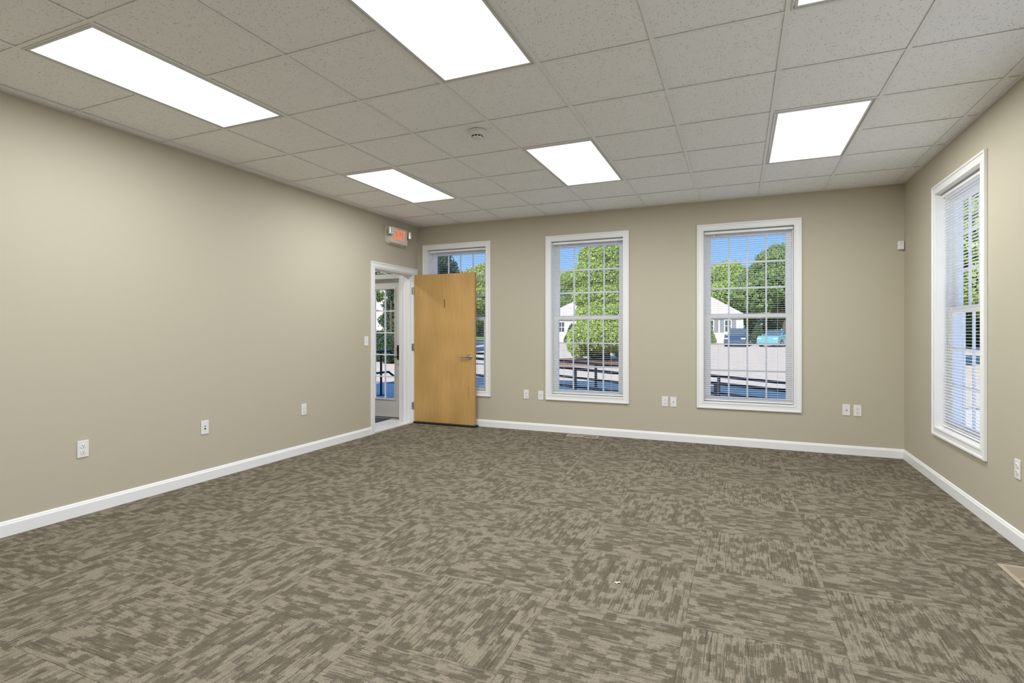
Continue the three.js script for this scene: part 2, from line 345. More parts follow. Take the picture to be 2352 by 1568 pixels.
function windowUnit(n, at, turn, label) {
  const g = new THREE.Group(); g.name = 'window_' + n; g.position.set(...at); g.rotation.y = turn; scene.add(g);
  g.userData = { kind: 'structure', label, category: 'window' };
  mesh('casing', casingG, M.trim, g); mesh('jamb', jambG, M.trim, g); mesh('stop', stopG, M.vinyl, g);
  const lo = mesh('lower_sash', lowerG, M.vinyl, g), up = mesh('upper_sash', upperG, M.vinyl, g);
  fillSash(lo, lowY[2], lowY[3], -0.0975); fillSash(up, upY[2], upY[3], -0.1355);
  for (const s of [-0.2, 0.2]) mesh('sash_lock', rb(s - 0.025, s + 0.025, 0.022, 0.031, -0.11, -0.09, 0.003, 1), M.vinyl, g);
  return g;
}
// one blind, local frame: centre of the opening, z towards the room
const BW = IW - 0.008, slatG = (() => {
  const s = new THREE.Shape(), h = 0.0115, n = 4, cr = 0.0016, t = 0.0005;
  for (let i = 0; i <= n; i++) { const u = -1 + 2 * i / n; s[i ? 'lineTo' : 'moveTo'](u * h, cr * (1 - u * u)); }
  for (let i = n; i >= 0; i--) { const u = -1 + 2 * i / n; s.lineTo(u * h, cr * (1 - u * u) + t); }
  s.closePath();
  const g = new THREE.ExtrudeGeometry(s, { depth: BW - 0.01, bevelEnabled: false });
  return boxUV(g.translate(0, 0, -(BW - 0.01) / 2).rotateY(Math.PI / 2));
})();
const headG = merge([rb(-BW / 2, BW / 2, IH / 2 - 0.034, IH / 2 - 0.007, -0.062, -0.034, 0.002, 1)]);
const botG = rb(-BW / 2 + 0.003, BW / 2 - 0.003, -IH / 2 + 0.012, -IH / 2 + 0.024, -0.0605, -0.0355, 0.003, 2);
function blind(at, turn, label, tilt) {
  const b = top('window_blind', label, 'blind', { at, turn, group: 'white slatted window blinds' });
  mesh('headrail', headG, M.slat, b); mesh('bottom_rail', botG, M.slat, b);
  const y1 = IH / 2 - 0.05, y0 = -IH / 2 + 0.034, n = Math.round((y1 - y0) / PITCH);
  for (let i = 0; i <= n; i++) { const o = mesh('slat', slatG, M.slat, b); o.position.set(0, y0 + (y1 - y0) * i / n, -0.048); o.rotation.x = tilt + (hash(i, at[0] * 10 | 0, 8) - 0.5) * 0.025; }
  for (const x of [-0.30, 0.30]) for (const z of [-0.0615, -0.0345]) mesh('ladder_cord', bx(x - 0.0006, x + 0.0006, -IH / 2 + 0.02, IH / 2 - 0.034, z - 0.0006, z + 0.0006), M.cord, b);
  mesh('tilt_wand', merge([cyl(0.0032, 0.0038, 0.62, -0.345, IH / 2 - 0.36, -0.026, 'y', 8), bx(-0.347, -0.343, IH / 2 - 0.05, IH / 2 - 0.03, -0.036, -0.025)]), M.cord, b);
  mesh('lift_cord', tube([[0.37, IH / 2 - 0.03, -0.03], [0.372, 0.3, -0.028], [0.371, 0.1, -0.028]], 0.0011, 6), M.cord, b);
  for (const x of [-BW / 2 + 0.08, BW / 2 - 0.08]) mesh('cord_guide', rb(x - 0.009, x + 0.009, IH / 2 - 0.036, IH / 2 - 0.03, -0.036, -0.031, 0.001, 1), M.slat, b);
}
const winLabels = ['white window half hidden behind the open yellow door', 'white window that looks onto the tall green evergreen', 'white window that looks onto the parked cars', 'white window seen at a slant beside the corner'];
const blindLabels = ['white blind in the window half hidden behind the open yellow door', 'white blind in the window facing the tall green evergreen', 'white blind in the window facing the parked cars', 'white blind in the window seen at a slant beside the corner'];
backX.forEach((x, i) => { windowUnit(i + 1, [x, WIN_Y, 0], 0, winLabels[i]); blind([x, WIN_Y, 0], 0, blindLabels[i], -0.03); });
windowUnit(4, [W, WIN_Y, rightZ[0]], -Math.PI / 2, winLabels[3]); blind([W, WIN_Y, rightZ[0]], -Math.PI / 2, blindLabels[3], -0.03);
windowUnit(5, [W, WIN_Y, rightZ[1]], -Math.PI / 2, 'white window further along the slanting wall'); windowUnit(6, [W, WIN_Y, rightZ[2]], -Math.PI / 2, 'white window beside the viewer'); windowUnit(7, [W, WIN_Y, rightZ[3]], -Math.PI / 2, 'last white window along the slanting wall, behind the viewer');

// ------------------------------------------------------------------ doorway, open door, vestibule
{
  const t = top('trim_1', 'white casing and jamb round the doorway', 'trim', S);
  const { z0, z1, h } = DOOR, c = 0.068;
  const side = (za, zb) => merge([rb(0.0002, 0.0135, 0.0005, h - 0.003, za, zb - 0.0155, 0.001, 1), rb(0.0003, 0.02, 0.0007, h + c - 0.0155, zb - 0.016, zb, 0.003, 1)]);
  mesh('casing_side', side(z1 - 0.004, z1 + c), M.trim, t);
  mesh('casing_side', rb(0.0002, 0.0128, 0.0006, h - 0.003, 0.022, z0 + 0.004, 0.001, 1), M.trim, t);
  mesh('casing_head', merge([rb(0.0004, 0.014, h - 0.004, h + c - 0.015, 0.0225, z1 + c - 0.0145, 0.001, 1), rb(0.0005, 0.0212, h + c - 0.016, h + c, 0.0218, z1 + c + 0.0006, 0.003, 1), rb(0.0003, 0.017, h + 0.012, h + 0.022, 0.0222, z1 + 0.01, 0.002, 1)]), M.trim, t);
  mesh('jamb', bx(-0.1652, 0.0012, 0.0004, h - 0.0185, z1 - 0.018, z1 + 0.001), M.trim, t); mesh('jamb', bx(-0.1652, 0.0012, 0.0004, h - 0.0185, z0 - 0.001, z0 + 0.018), M.trim, t);
  mesh('jamb_head', bx(-0.165, 0.001, h - 0.018, h + 0.0012, z0 - 0.0008, z1 + 0.0008), M.trim, t);
  mesh('stop', rb(-0.09, -0.05, 0, h - 0.018, z0 + 0.018, z0 + 0.03, 0.002, 1), M.trim, t);
  mesh('stop', rb(-0.09, -0.05, 0, h - 0.018, z1 - 0.03, z1 - 0.018, 0.002, 1), M.trim, t);
  mesh('stop_head', rb(-0.09, -0.05, h - 0.03, h - 0.018, z0 + 0.02, z1 - 0.02, 0.002, 1), M.trim, t);
  mesh('casing_back', rb(-0.178, -0.161, 0, h + c, 0.03, z0 + 0.006, 0.002, 1), M.trim, t);
  const th = top('trim_2', 'thin tan threshold strip between carpet and entry tile', 'trim', S);
  mesh('strip', rb(-0.03, 0.012, -0.004, 0.006, z0 + 0.02, z1 - 0.02, 0.002, 1), std('tan metal', { color: rgb(0.42, 0.34, 0.25), roughness: 0.5 }), th);
}
{ // the leaf stands open, square to the wall it hangs on
  const d = top('door_1', 'open honey-coloured wooden door with the number 1', 'door', { kind: 'structure', at: [0.012, 0, 0.112] });
  const L = 0.938, y0 = 0.026, y1 = 2.05, th = 0.044;
  const leaf = rb(0, L, y0, y1, -th, 0, 0.0012, 1), p = leaf.attributes.position, uv = leaf.attributes.uv;
  for (let i = 0; i < p.count; i++) uv.setXY(i, p.getX(i) / L, (p.getY(i) - y0) / (y1 - y0));
  mesh('leaf', leaf, M.veneer, d);
  mesh('edge_band', rb(L - 0.0004, L + 0.001, y0 + 0.001, y1 - 0.001, -th + 0.001, -0.001, 0.0003, 1), M.veneerEdge, d);
  mesh('latch_plate', rb(L + 0.0005, L + 0.003, 0.905, 0.96, -th / 2 - 0.012, -th / 2 + 0.012, 0.001, 1), M.steel, d);
  mesh('latch_bolt', rb(L + 0.002, L + 0.013, 0.923, 0.943, -th / 2 - 0.006, -th / 2 + 0.006, 0.003, 2), M.steel, d);
  for (const s of [1, -1]) {
    const z = (v) => s > 0 ? v : -th - v;
    const h = mesh('lever_handle', merge([cyl(0.037, 0.0385, 0.008, 0.865, 0.932, z(0.004), 'z', 32), cyl(0.027, 0.034, 0.008, 0.865, 0.932, z(0.012), 'z', 32)]), M.steel, d);
    mesh('spindle', cyl(0.011, 0.012, 0.03, 0.865, 0.932, z(0.03), 'z', 20), M.steel, h);
    mesh('lever', tube([[0.872, 0.932, z(0.043)], [0.85, 0.932, z(0.044)], [0.81, 0.931, z(0.044)], [0.765, 0.929, z(0.043)], [0.742, 0.929, z(0.041)]], 0.0095, 12), M.steel, h);
  }
  // brass figure 1
  const s = new THREE.Shape(); const px = 0.462, py = 1.59;
  [[0.006, 0.006], [0.018, 0.0], [0.026, 0.004], [0.026, 0.118], [0.021, 0.118], [0.017, 0.108], [0.004, 0.103], [0.004, 0.097], [0.0155, 0.097], [0.0155, 0.013], [0.008, 0.012]].forEach(([x, y], i) => s[i ? 'lineTo' : 'moveTo'](px + x, py + y)); s.closePath();
  mesh('number', boxUV(new THREE.ExtrudeGeometry(s, { depth: 0.003, bevelEnabled: true, bevelSize: 0.001, bevelThickness: 0.001, bevelSegments: 1 })), std('aged brass', { color: rgb(0.36, 0.25, 0.1), roughness: 0.35, metalness: 1 }), d);
  for (const y of [1.832, 1.05, 0.238]) {
    const h = mesh('hinge', merge([cyl(0.0065, 0.0065, 0.1, -0.008, y, 0.004, 'y', 14), cyl(0.004, 0.004, 0.108, -0.008, y, 0.004, 'y', 10)]), M.steel, d);
    mesh('hinge_leaf', rb(-0.038, -0.008, y - 0.05, y + 0.05, 0.006, 0.0085, 0.0008, 1), M.steel, h);
  }
  const g = top('draft_stopper', 'black foam draft stopper slipped under the open door', 'draft stopper');
  for (const z of [0.112 + 0.016, 0.112 - th - 0.016]) mesh('foam_tube', merge([cyl(0.0125, 0.0125, L, 0.012 + L / 2, 0.0135, z, 'x', 14), new THREE.SphereGeometry(0.0125, 14, 10).translate(0.012 + L, 0.0135, z)]), M.black, g);
  mesh('under_sheet', bx(0.014, 0.012 + L + 0.012, 0.0025, 0.008, 0.112 - th - 0.018, 0.112 + 0.018), M.black, g);
  mesh('end_loop', tube([[0.95, 0.0135, 0.128], [0.972, 0.016, 0.118], [0.978, 0.017, 0.09], [0.972, 0.016, 0.062], [0.95, 0.0135, 0.052]], 0.011, 10), M.black, g);
}
{ // vestibule floor of white tiles, ceiling, mat
  const f = mesh('floor_001', bx(-2.4, -0.005, -0.4, -0.008, -WALL, 2.3), std('grout', { color: rgb(0.6, 0.6, 0.58), roughness: 0.9 }), scene);
  f.userData = { kind: 'structure', label: 'white ceramic tile floor of the small entry', category: 'floor' };
  const tm = [0.80, 0.76].map((v) => std('white ceramic', { color: rgb(v, v, v * 0.99), roughness: 0.28 }));
  const g = rb(-0.151, 0.151, -0.008, 0, -0.151, 0.151, 0.0015, 1);
  for (let i = 0; i < 8; i++) for (let j = 0; j < 8; j++) { const x = -0.165 - 0.305 * i, z = -0.02 + 0.305 * j; if (x > -2.25) mesh('tile', g, tm[hash(i, j, 2) > 0.5 ? 1 : 0], f).position.set(x, 0, z); }
  mesh('tile', rb(-0.012 - 0.02, -0.014 + 0.004, -0.008, -0.001, 0.12, 0.96, 0.001, 1), tm[0], f);
  const m = top('door_mat', 'dark grey entry mat on the white tile floor', 'mat', {});
  mesh('pile', rb(-1.35, -0.505, 0.001, 0.009, -0.02, 0.58, 0.003, 1), std('mat pile', { color: rgb(0.06, 0.062, 0.075), roughness: 0.95 }), m);
  mesh('border', boxUV(ring(0.885, 0.64, 0.845, 0.6, 0, 0.006, 0.001).rotateX(-Math.PI / 2).translate(-0.9275, 0.001, 0.28)), std('mat rubber', { color: rgb(0.02, 0.02, 0.024), roughness: 0.7 }), m);
}
{ // exterior door with divided lights, frame and transom, in the same wall as the windows
  const paint = std('grey white door paint', { color: rgb(0.62, 0.59, 0.56), roughness: 0.45 });
  const d = top('door_2', 'pale glazed entry door with small panes beyond the doorway', 'door', { kind: 'structure', at: [-0.314, 0, -0.13] });
  const x0 = -0.985, gx0 = -0.877, gx1 = -0.155, gy0 = 0.285, gy1 = 1.89, ytop = 2.02;   // local: x to the left of the latch edge
  const s = rectShape(x0, 0, 0.014, ytop); s.holes.push(rectPath(gx0, gx1, gy0, gy1));
  mesh('slab', boxUV(new THREE.ExtrudeGeometry(s, { depth: 0.044, bevelEnabled: false }).translate(0, 0, -0.022)), paint, d);
  mesh('bead', boxUV(ring(gx1 - gx0 + 0.04, gy1 - gy0 + 0.04, gx1 - gx0, gy1 - gy0, 0.0215, 0.034, 0.003).translate((gx0 + gx1) / 2, (gy0 + gy1) / 2, 0)), paint, d);
  const pw = (gx1 - gx0) / 4, ph = (gy1 - gy0) / 5, pg = new THREE.PlaneGeometry(pw, ph), white = M.vinyl;
  for (let r = 0; r < 5; r++) for (let c = 0; c < 4; c++) mesh('pane', pg, M.glass, d).position.set(gx0 + (c + 0.5) * pw, gy0 + (r + 0.5) * ph, 0);
  for (let c = 1; c < 4; c++) mesh('muntin', rb(gx0 + c * pw - 0.008, gx0 + c * pw + 0.008, gy0, gy1, -0.012, 0.012, 0.003, 1), white, d);
  for (let r = 1; r < 5; r++) mesh('muntin', rb(gx0, gx1, gy0 + r * ph - 0.008, gy0 + r * ph + 0.008, -0.0118, 0.0118, 0.003, 1), white, d);
  const bronze = std('dark bronze', { color: rgb(0.05, 0.04, 0.033), roughness: 0.4, metalness: 0.6 });
  const h = mesh('lever_handle', rb(-0.112, -0.076, 0.86, 1.07, 0.022, 0.034, 0.006, 2), bronze, d);
  mesh('lever', tube([[-0.094, 0.9, 0.034], [-0.096, 0.9, 0.075], [-0.13, 0.898, 0.085], [-0.21, 0.896, 0.082]], 0.008, 10), bronze, h);
  mesh('thumb_turn', rb(-0.101, -0.087, 0.99, 1.03, 0.034, 0.055, 0.004, 1), bronze, h);
  mesh('sweep', bx(x0, 0, 0.002, 0.014, -0.02, 0.024), M.black, d);
  const f = top('trim_3', 'white frame of the glazed entry door and its transom bar', 'trim', S);
  mesh('jamb', bx(EXT.x1 - 0.001, EXT.x1 + 0.001, 0, EXT.h, -WALL, 0), M.trim, f);
   mesh('jamb', bx(EXT.x0 - 0.002, EXT.x0 + 0.06, 0, EXT.h, -0.175, -0.001), M.trim, f);
  mesh('casing', merge([rb(-0.292, -0.25, 0.0005, EXT.h + 0.058, 0.0002, 0.016, 0.001, 1), rb(-0.252, -0.236, 0.0006, EXT.h + 0.06, 0.0003, 0.022, 0.003, 1), rb(-0.306, -0.29, 0.0007, EXT.h + 0.059, 0.0004, 0.02, 0.003, 1)]), M.trim, f);
  mesh('casing', rb(EXT.x0 - 0.06, EXT.x0 + 0.004, 0, EXT.h + 0.06, 0.0002, 0.018, 0.003, 1), M.trim, f);
  mesh('transom_bar', rb(EXT.x0 + 0.05, -0.315, 2.032, 2.10, -0.17, -0.03, 0.004, 1), paint, f);
  mesh('transom_head', rb(EXT.x0 + 0.05, -0.315, 2.56, EXT.h, -0.17, -0.03, 0.004, 1), M.trim, f);
  mesh('transom_pane', new THREE.PlaneGeometry(1.0, 0.46).translate((EXT.x0 - 0.26) / 2, 2.33, -0.12), M.glass, f);
  mesh('sill', bx(EXT.x0, EXT.x1, -0.006, 0.004, -WALL - 0.02, -0.09), std('sill metal', { color: rgb(0.45, 0.44, 0.42), roughness: 0.4, metalness: 0.6 }), f);
}

// ------------------------------------------------------------------ ceiling fittings
const fixtureLabels = ['long ceiling light panel nearest the plain wall, at the upper left corner', 'ceiling light panel above the doorway', 'large ceiling light panel cut by the top edge of the picture', 'ceiling light panel in the middle, beyond the smoke detector', 'creamy ceiling light panel towards the slanting wall', 'ceiling light panel of which only a corner shows at the top', 'added ceiling light panel behind the viewer, by the plain wall', 'added ceiling light panel right behind the viewer', 'added ceiling light panel behind the viewer, by the window wall'];
{
  const order = { '1,6': 0, '1,2': 1, '4,6': 2, '4,2': 3, '7,2': 4, '7,6': 5, '1,10': 6, '4,10': 7, '7,10': 8 };
  const fw = T - 0.024, fd = 2 * T - 0.024;
  const flange = ring(fw, fd, fw - 0.02, fd - 0.02, -0.003, 0.003, 0.001), frame = ring(fw - 0.028, fd - 0.028, fw - 0.054, fd - 0.054, -0.012, 0.001, 0.001);
  for (const [c, r] of lights) {
    const k = order[c + ',' + r], warm = k === 4;
    const o = top('ceiling_light', fixtureLabels[k], 'ceiling light', { group: 'recessed ceiling light panels', at: [gridX(c) + T / 2, H, gridZ(r)] });
    const body = new THREE.Group();
    for (const [n, g, m] of [['flange', flange, M.fixture], ['lens_frame', frame, M.fixture]]) mesh(n, g, m, o).rotation.x = Math.PI / 2;
    mesh('lens', bx(-(fw - 0.056) / 2, (fw - 0.056) / 2, -0.004, 0.002, -(fd - 0.056) / 2, (fd - 0.056) / 2), warm ? M.lensWarm : M.lens, o).position.y = 0.004;
    mesh('housing', merge([bx(-fw / 2 + 0.006, fw / 2 - 0.006, 0.09, 0.094, -fd / 2 + 0.006, fd / 2 - 0.006), boxUV(ring(fw - 0.012, fd - 0.012, fw - 0.018, fd - 0.018, 0.012, 0.09).rotateX(-Math.PI / 2))]), M.fixture, o);
    const l = new THREE.RectAreaLight(new THREE.Color(0.98, warm ? 0.985 : 1, warm ? 0.96 : 1.03), PANEL_LIGHT * (c === 1 ? 0.84 : c === 7 ? 1.2 : 1), fw - 0.06, fd - 0.06);
    l.name = 'panel_light'; l.position.set(gridX(c) + T / 2, H - 0.006, gridZ(r)); l.rotation.x = -Math.PI / 2; scene.add(l);
  }
}
{ // smoke detector
  const d = top('smoke_detector', 'round white smoke detector on the ceiling tile', 'smoke detector', { at: [2.39, H, 2.89] });
  const prof = [[0, -0.052], [0.03, -0.052], [0.038, -0.049], [0.041, -0.040], [0.041, -0.030], [0.052, -0.026], [0.055, -0.018], [0.0555, -0.014], [0.066, -0.012], [0.068, -0.004], [0.068, 0.0035], [0, 0.0035]].map(([x, y]) => new THREE.Vector2(x, y));
  mesh('body', new THREE.LatheGeometry(prof, 40), M.detector, d);
  for (let i = 0; i < 10; i++) { const a = i / 10 * Math.PI * 2 + 0.2; const o = mesh('vent_shade', rb(-0.009, 0.009, -0.044, -0.034, 0.036, 0.0425, 0.001, 1), M.dark, d); o.rotation.y = a; }  // near-black blocks stand in for the shade inside the vents
}

{ // unseen lamp on the vestibule ceiling, added to brighten the entry
  const o = top('added_entry_lamp', 'unseen round ceiling lamp added to brighten the small entry', 'ceiling light', { at: [-1.25, H, 1.05] });
  mesh('base', cyl(0.17, 0.17, 0.02, 0, 0.148, 0, 'y', 32), M.fixture, o);
  mesh('lamp_glass', new THREE.SphereGeometry(0.16, 32, 12, 0, Math.PI * 2, Math.PI / 2, Math.PI / 2).scale(1, 0.45, 1).translate(0, 0.14, 0), M.lens, o);
  const l = new THREE.RectAreaLight(new THREE.Color(1, 1, 0.985), 105, 0.26, 0.26);
  l.name = 'added_entry_light'; l.position.set(-1.25, H + 0.06, 1.05); l.rotation.x = -Math.PI / 2; scene.add(l);
}

// ------------------------------------------------------------------ exit sign
{
  const cream = std('cream plastic', { color: rgb(0.66, 0.63, 0.54), roughness: 0.45 }), face = std('sign face', { color: rgb(0.72, 0.70, 0.69), roughness: 0.4 });
  const e = top('exit_sign', 'lit orange EXIT sign with two emergency lamp heads above the doorway', 'exit sign', { at: [0, 2.508, 0.565], turn: Math.PI / 2 });
  const rr = (w, h, r) => { const s = new THREE.Shape(); s.moveTo(-w / 2 + r, -h / 2); s.lineTo(w / 2 - r, -h / 2); s.absarc(w / 2 - r, -h / 2 + r, r, -Math.PI / 2, 0); s.lineTo(w / 2, h / 2 - r); s.absarc(w / 2 - r, h / 2 - r, r, 0, Math.PI / 2); s.lineTo(-w / 2 + r, h / 2); s.absarc(-w / 2 + r, h / 2 - r, r, Math.PI / 2, Math.PI); s.lineTo(-w / 2, -h / 2 + r); s.absarc(-w / 2 + r, -h / 2 + r, r, Math.PI, 1.5 * Math.PI); return s; };
  mesh('back_plate', boxUV(new THREE.ExtrudeGeometry(rr(0.40, 0.215, 0.035), { depth: 0.02, bevelEnabled: true, bevelSize: 0.004, bevelThickness: 0.004, bevelSegments: 2 }).translate(0, 0, 0.0045)), cream, e);
  mesh('housing', boxUV(new THREE.ExtrudeGeometry(rr(0.335, 0.195, 0.016), { depth: 0.058, bevelEnabled: true, bevelSize: 0.004, bevelThickness: 0.004, bevelSegments: 2 }).translate(0, 0, 0.03)), face, e);
  const red = std('exit sign letters', { color: rgb(0.6, 0.08, 0.02), emissive: rgb(1, 0.18, 0.035), emissiveIntensity: 0.95, roughness: 0.5 });
  const font = await new FontLoader().loadAsync('fonts/droid/droid_sans_bold.typeface.json');
  let x = -0.142;
  for (const [ch, adv, sc] of [['E', 0.072, 1], ['X', 0.084, 1], ['I', 0.04, 1], ['T', 0.08, 1]]) {
    const g = new TextGeometry(ch, { font, size: 0.128, depth: 0.002, curveSegments: 4 }); g.computeBoundingBox();
    const bb = g.boundingBox, w = bb.max.x - bb.min.x, want = ch === 'I' ? 0.026 : adv - 0.012;
    g.translate(-bb.min.x, -bb.min.y, 0).scale(want / w, 1, 1).translate(x, -0.052, 0.0925);
    mesh('letter', boxUV(g), red, e); x += adv;
  }
  const clear = std('lamp reflector', { color: rgb(0.85, 0.85, 0.86), roughness: 0.18, metalness: 0.55 }), bulb = std('lamp lens', { color: rgb(0.8, 0.8, 0.82), roughness: 0.12 });
  const g1 = new THREE.Group();
  for (const [lx, ry, lz] of [[-0.205, -0.25, 0.105], [0.225, 0.75, 0.085]]) {
    const h = mesh('lamp_head', rb(-0.042, 0.042, -0.048, 0.048, -0.02, 0.02, 0.01, 2), clear, e); h.position.set(lx, 0.04, lz); h.rotation.y = ry;
    for (let i = 0; i < 3; i++) for (let j = 0; j < 3; j++) mesh('lamp_lens', new THREE.SphereGeometry(0.0115, 10, 8).scale(1, 1, 0.5), bulb, h).position.set((i - 1) * 0.024, (j - 1) * 0.028, 0.02);
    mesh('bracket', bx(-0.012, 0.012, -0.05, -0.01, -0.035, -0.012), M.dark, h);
  }
}

// ------------------------------------------------------------------ wall plates, detector, registers
const plateG = rb(-0.035, 0.035, -0.0575, 0.0575, 0.0002, 0.0062, 0.0028, 2);
const screwG = cyl(0.003, 0.003, 0.001, 0, 0, 0, 'z', 12);
function plate(kind, at, turn, label, category, group) {
  const o = top(kind, label, category, { at, turn, group });
  mesh('cover_plate', plateG, M.plate, o);
  if (kind === 'duplex_outlet') {
    const s = new THREE.Shape(); s.absarc(0, 0, 0.0172, -0.95, 0.95); s.absarc(0, 0, 0.0172, Math.PI - 0.95, Math.PI + 0.95);
    const face = boxUV(new THREE.ExtrudeGeometry(s, { depth: 0.002, bevelEnabled: true, bevelSize: 0.0006, bevelThickness: 0.0006, bevelSegments: 1 }).rotateZ(0).translate(0, 0, 0.0062));
    for (const y of [0.0195, -0.0195]) {
      const f = mesh('receptacle', face, M.plate, o); f.position.y = y;
      mesh('slot', bx(-0.0072, -0.0052, 0.001, 0.0095, 0.0085, 0.0093), M.dark, f); mesh('slot', bx(0.0054, 0.0072, 0.002, 0.0085, 0.0085, 0.0093), M.dark, f);  // near-black blocks in place of the shade within the outlet openings
      mesh('hole_shade', cyl(0.0027, 0.0027, 0.0008, 0, -0.0062, 0.0089, 'z', 10), M.dark, f);
    }
    mesh('screw', screwG, M.plate, o).position.set(0, 0, 0.0066);
  } else if (kind === 'cable_plate') {
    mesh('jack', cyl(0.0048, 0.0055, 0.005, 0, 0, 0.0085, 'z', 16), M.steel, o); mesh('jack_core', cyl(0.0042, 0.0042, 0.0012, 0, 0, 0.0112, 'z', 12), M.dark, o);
    for (const y of [0.042, -0.042]) mesh('screw', screwG, M.plate, o).position.set(0, y, 0.0066);
  } else if (kind === 'data_plate') {
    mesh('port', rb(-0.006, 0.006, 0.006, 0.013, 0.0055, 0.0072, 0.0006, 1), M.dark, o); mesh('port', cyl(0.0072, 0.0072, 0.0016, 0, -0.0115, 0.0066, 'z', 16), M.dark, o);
    for (const y of [0.042, -0.042]) mesh('screw', screwG, M.plate, o).position.set(0, y, 0.0066);
  } else if (kind === 'light_switch') {
    mesh('collar', rb(-0.007, 0.007, -0.014, 0.014, 0.0055, 0.0075, 0.001, 1), M.plate, o);
    const t = mesh('toggle', rb(-0.0042, 0.0042, -0.004, 0.013, 0.005, 0.016, 0.002, 2), M.plate, o); t.rotation.x = -0.35;
    for (const y of [0.03, -0.03]) mesh('screw', screwG, M.plate, o).position.set(0, y, 0.0066);
  }
}
const PL = Math.PI / 2, OG = 'white duplex outlets', CG = 'white cable plates';
plate('duplex_outlet', [0, 0.455, 4.175], PL, 'largest white outlet, alone on the plain wall nearest the viewer', 'outlet', OG);
plate('data_plate', [0, 0.454, 3.263], PL, 'white wall plate with two dark ports midway along the plain wall', 'wall plate');
plate('duplex_outlet', [0, 0.457, 2.145], PL, 'white outlet on the plain wall towards the doorway', 'outlet', OG);
plate('light_switch', [0, 1.151, 1.136], PL, 'white light switch beside the doorway', 'switch');
plate('duplex_outlet', [1.64, 0.458, 0], 0, 'white outlet between the yellow door and the evergreen window', 'outlet', OG);
plate('cable_plate', [1.838, 0.455, 0], 0, 'white cable plate close beside the casing of the evergreen window', 'wall plate', CG);
plate('duplex_outlet', [3.37, 0.455, 0], 0, 'white outlet between the evergreen window and the car window', 'outlet', OG);
plate('cable_plate', [3.465, 0.454, 0], 0, 'white cable plate between the evergreen window and the car window', 'wall plate', CG);
plate('cable_plate', [5.178, 0.459, 0], 0, 'white cable plate near the corner, beside an outlet', 'wall plate', CG);
plate('duplex_outlet', [5.276, 0.457, 0], 0, 'white outlet nearest the corner, beside a cable plate', 'outlet', OG);
plate('duplex_outlet', [W, 0.453, 2.35], -PL, 'white outlet on the slanting wall at the picture edge', 'outlet', OG);
{
  const s = top('motion_sensor', 'small white motion sensor box high in the corner', 'sensor', { at: [5.64, 2.12, 0] });
  mesh('body', rb(-0.026, 0.026, -0.043, 0.043, 0.0005, 0.034, 0.006, 2), M.plate, s);
  mesh('lens', rb(-0.018, 0.018, -0.032, -0.004, 0.03, 0.0365, 0.004, 2), std('sensor lens', { color: rgb(0.86, 0.86, 0.86), roughness: 0.25 }), s);
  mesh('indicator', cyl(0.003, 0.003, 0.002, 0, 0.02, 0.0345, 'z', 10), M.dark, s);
}
const tanMetal = std('tan register', { color: rgb(0.40, 0.34, 0.25), roughness: 0.5 }), ductMetal = std('galvanised duct', { color: rgb(0.42, 0.42, 0.42), roughness: 0.5, metalness: 0.4 });
function register(label, at, turn, len, wid) {
  const o = top('floor_register', label, 'register', { at, turn, group: 'tan floor registers' });
  mesh('frame', boxUV(ring(len, wid, len - 0.045, wid - 0.045, 0, 0.006, 0.0015).rotateX(-Math.PI / 2)), tanMetal, o);
  const lx = len / 2 - 0.02, lz = wid / 2 - 0.02;                        // open duct under the grille
  mesh('duct', merge([bx(-lx, lx, -0.3, -0.298, -lz, lz), bx(-lx, -lx + 0.001, -0.3, 0, -lz, lz), bx(lx - 0.001, lx, -0.3, 0, -lz, lz), bx(-lx, lx, -0.3, 0, -lz, -lz + 0.001), bx(-lx, lx, -0.3, 0, lz - 0.001, lz)]), ductMetal, o);
  const n = Math.floor((len - 0.05) / 0.0125), g = rb(-0.0012, 0.0012, -0.005, 0.0052, -wid / 2 + 0.021, wid / 2 - 0.021, 0.0005, 1);
  for (let i = 0; i <= n; i++) { const v = mesh('vane', g, tanMetal, o); v.position.x = -len / 2 + 0.025 + (len - 0.05) * i / n; v.rotation.z = i > n / 2 ? -0.5 : 0.5; }
  mesh('divider', bx(-0.006, 0.006, 0.001, 0.006, -wid / 2 + 0.02, wid / 2 - 0.02), tanMetal, o);
}
register('tan floor register on the carpet below the evergreen window', REG[0].at, 0, 0.39, REG[0].w);
register('tan floor register on the carpet at the picture edge', REG[1].at, PL, 0.39, REG[1].w);
{
  const g = new THREE.PlaneGeometry(0.026, 0.012, 4, 2), p = g.attributes.position;
  for (let i = 0; i < p.count; i++) p.setZ(i, 0.003 * Math.sin(i * 2.1) + 0.003);
  g.rotateX(-Math.PI / 2); g.computeVertexNormals();
  const t = merge([g.clone(), g.clone().translate(0, 0.0006, 0)]); t.rotateY(0.5).translate(3.60, 0.001, 3.733);
  topMesh('paper_scrap', t, std('paper', { color: rgb(0.85, 0.85, 0.85), roughness: 0.8, side: THREE.DoubleSide }), 'tiny crumpled white paper scrap on the carpet', 'paper scrap');
}

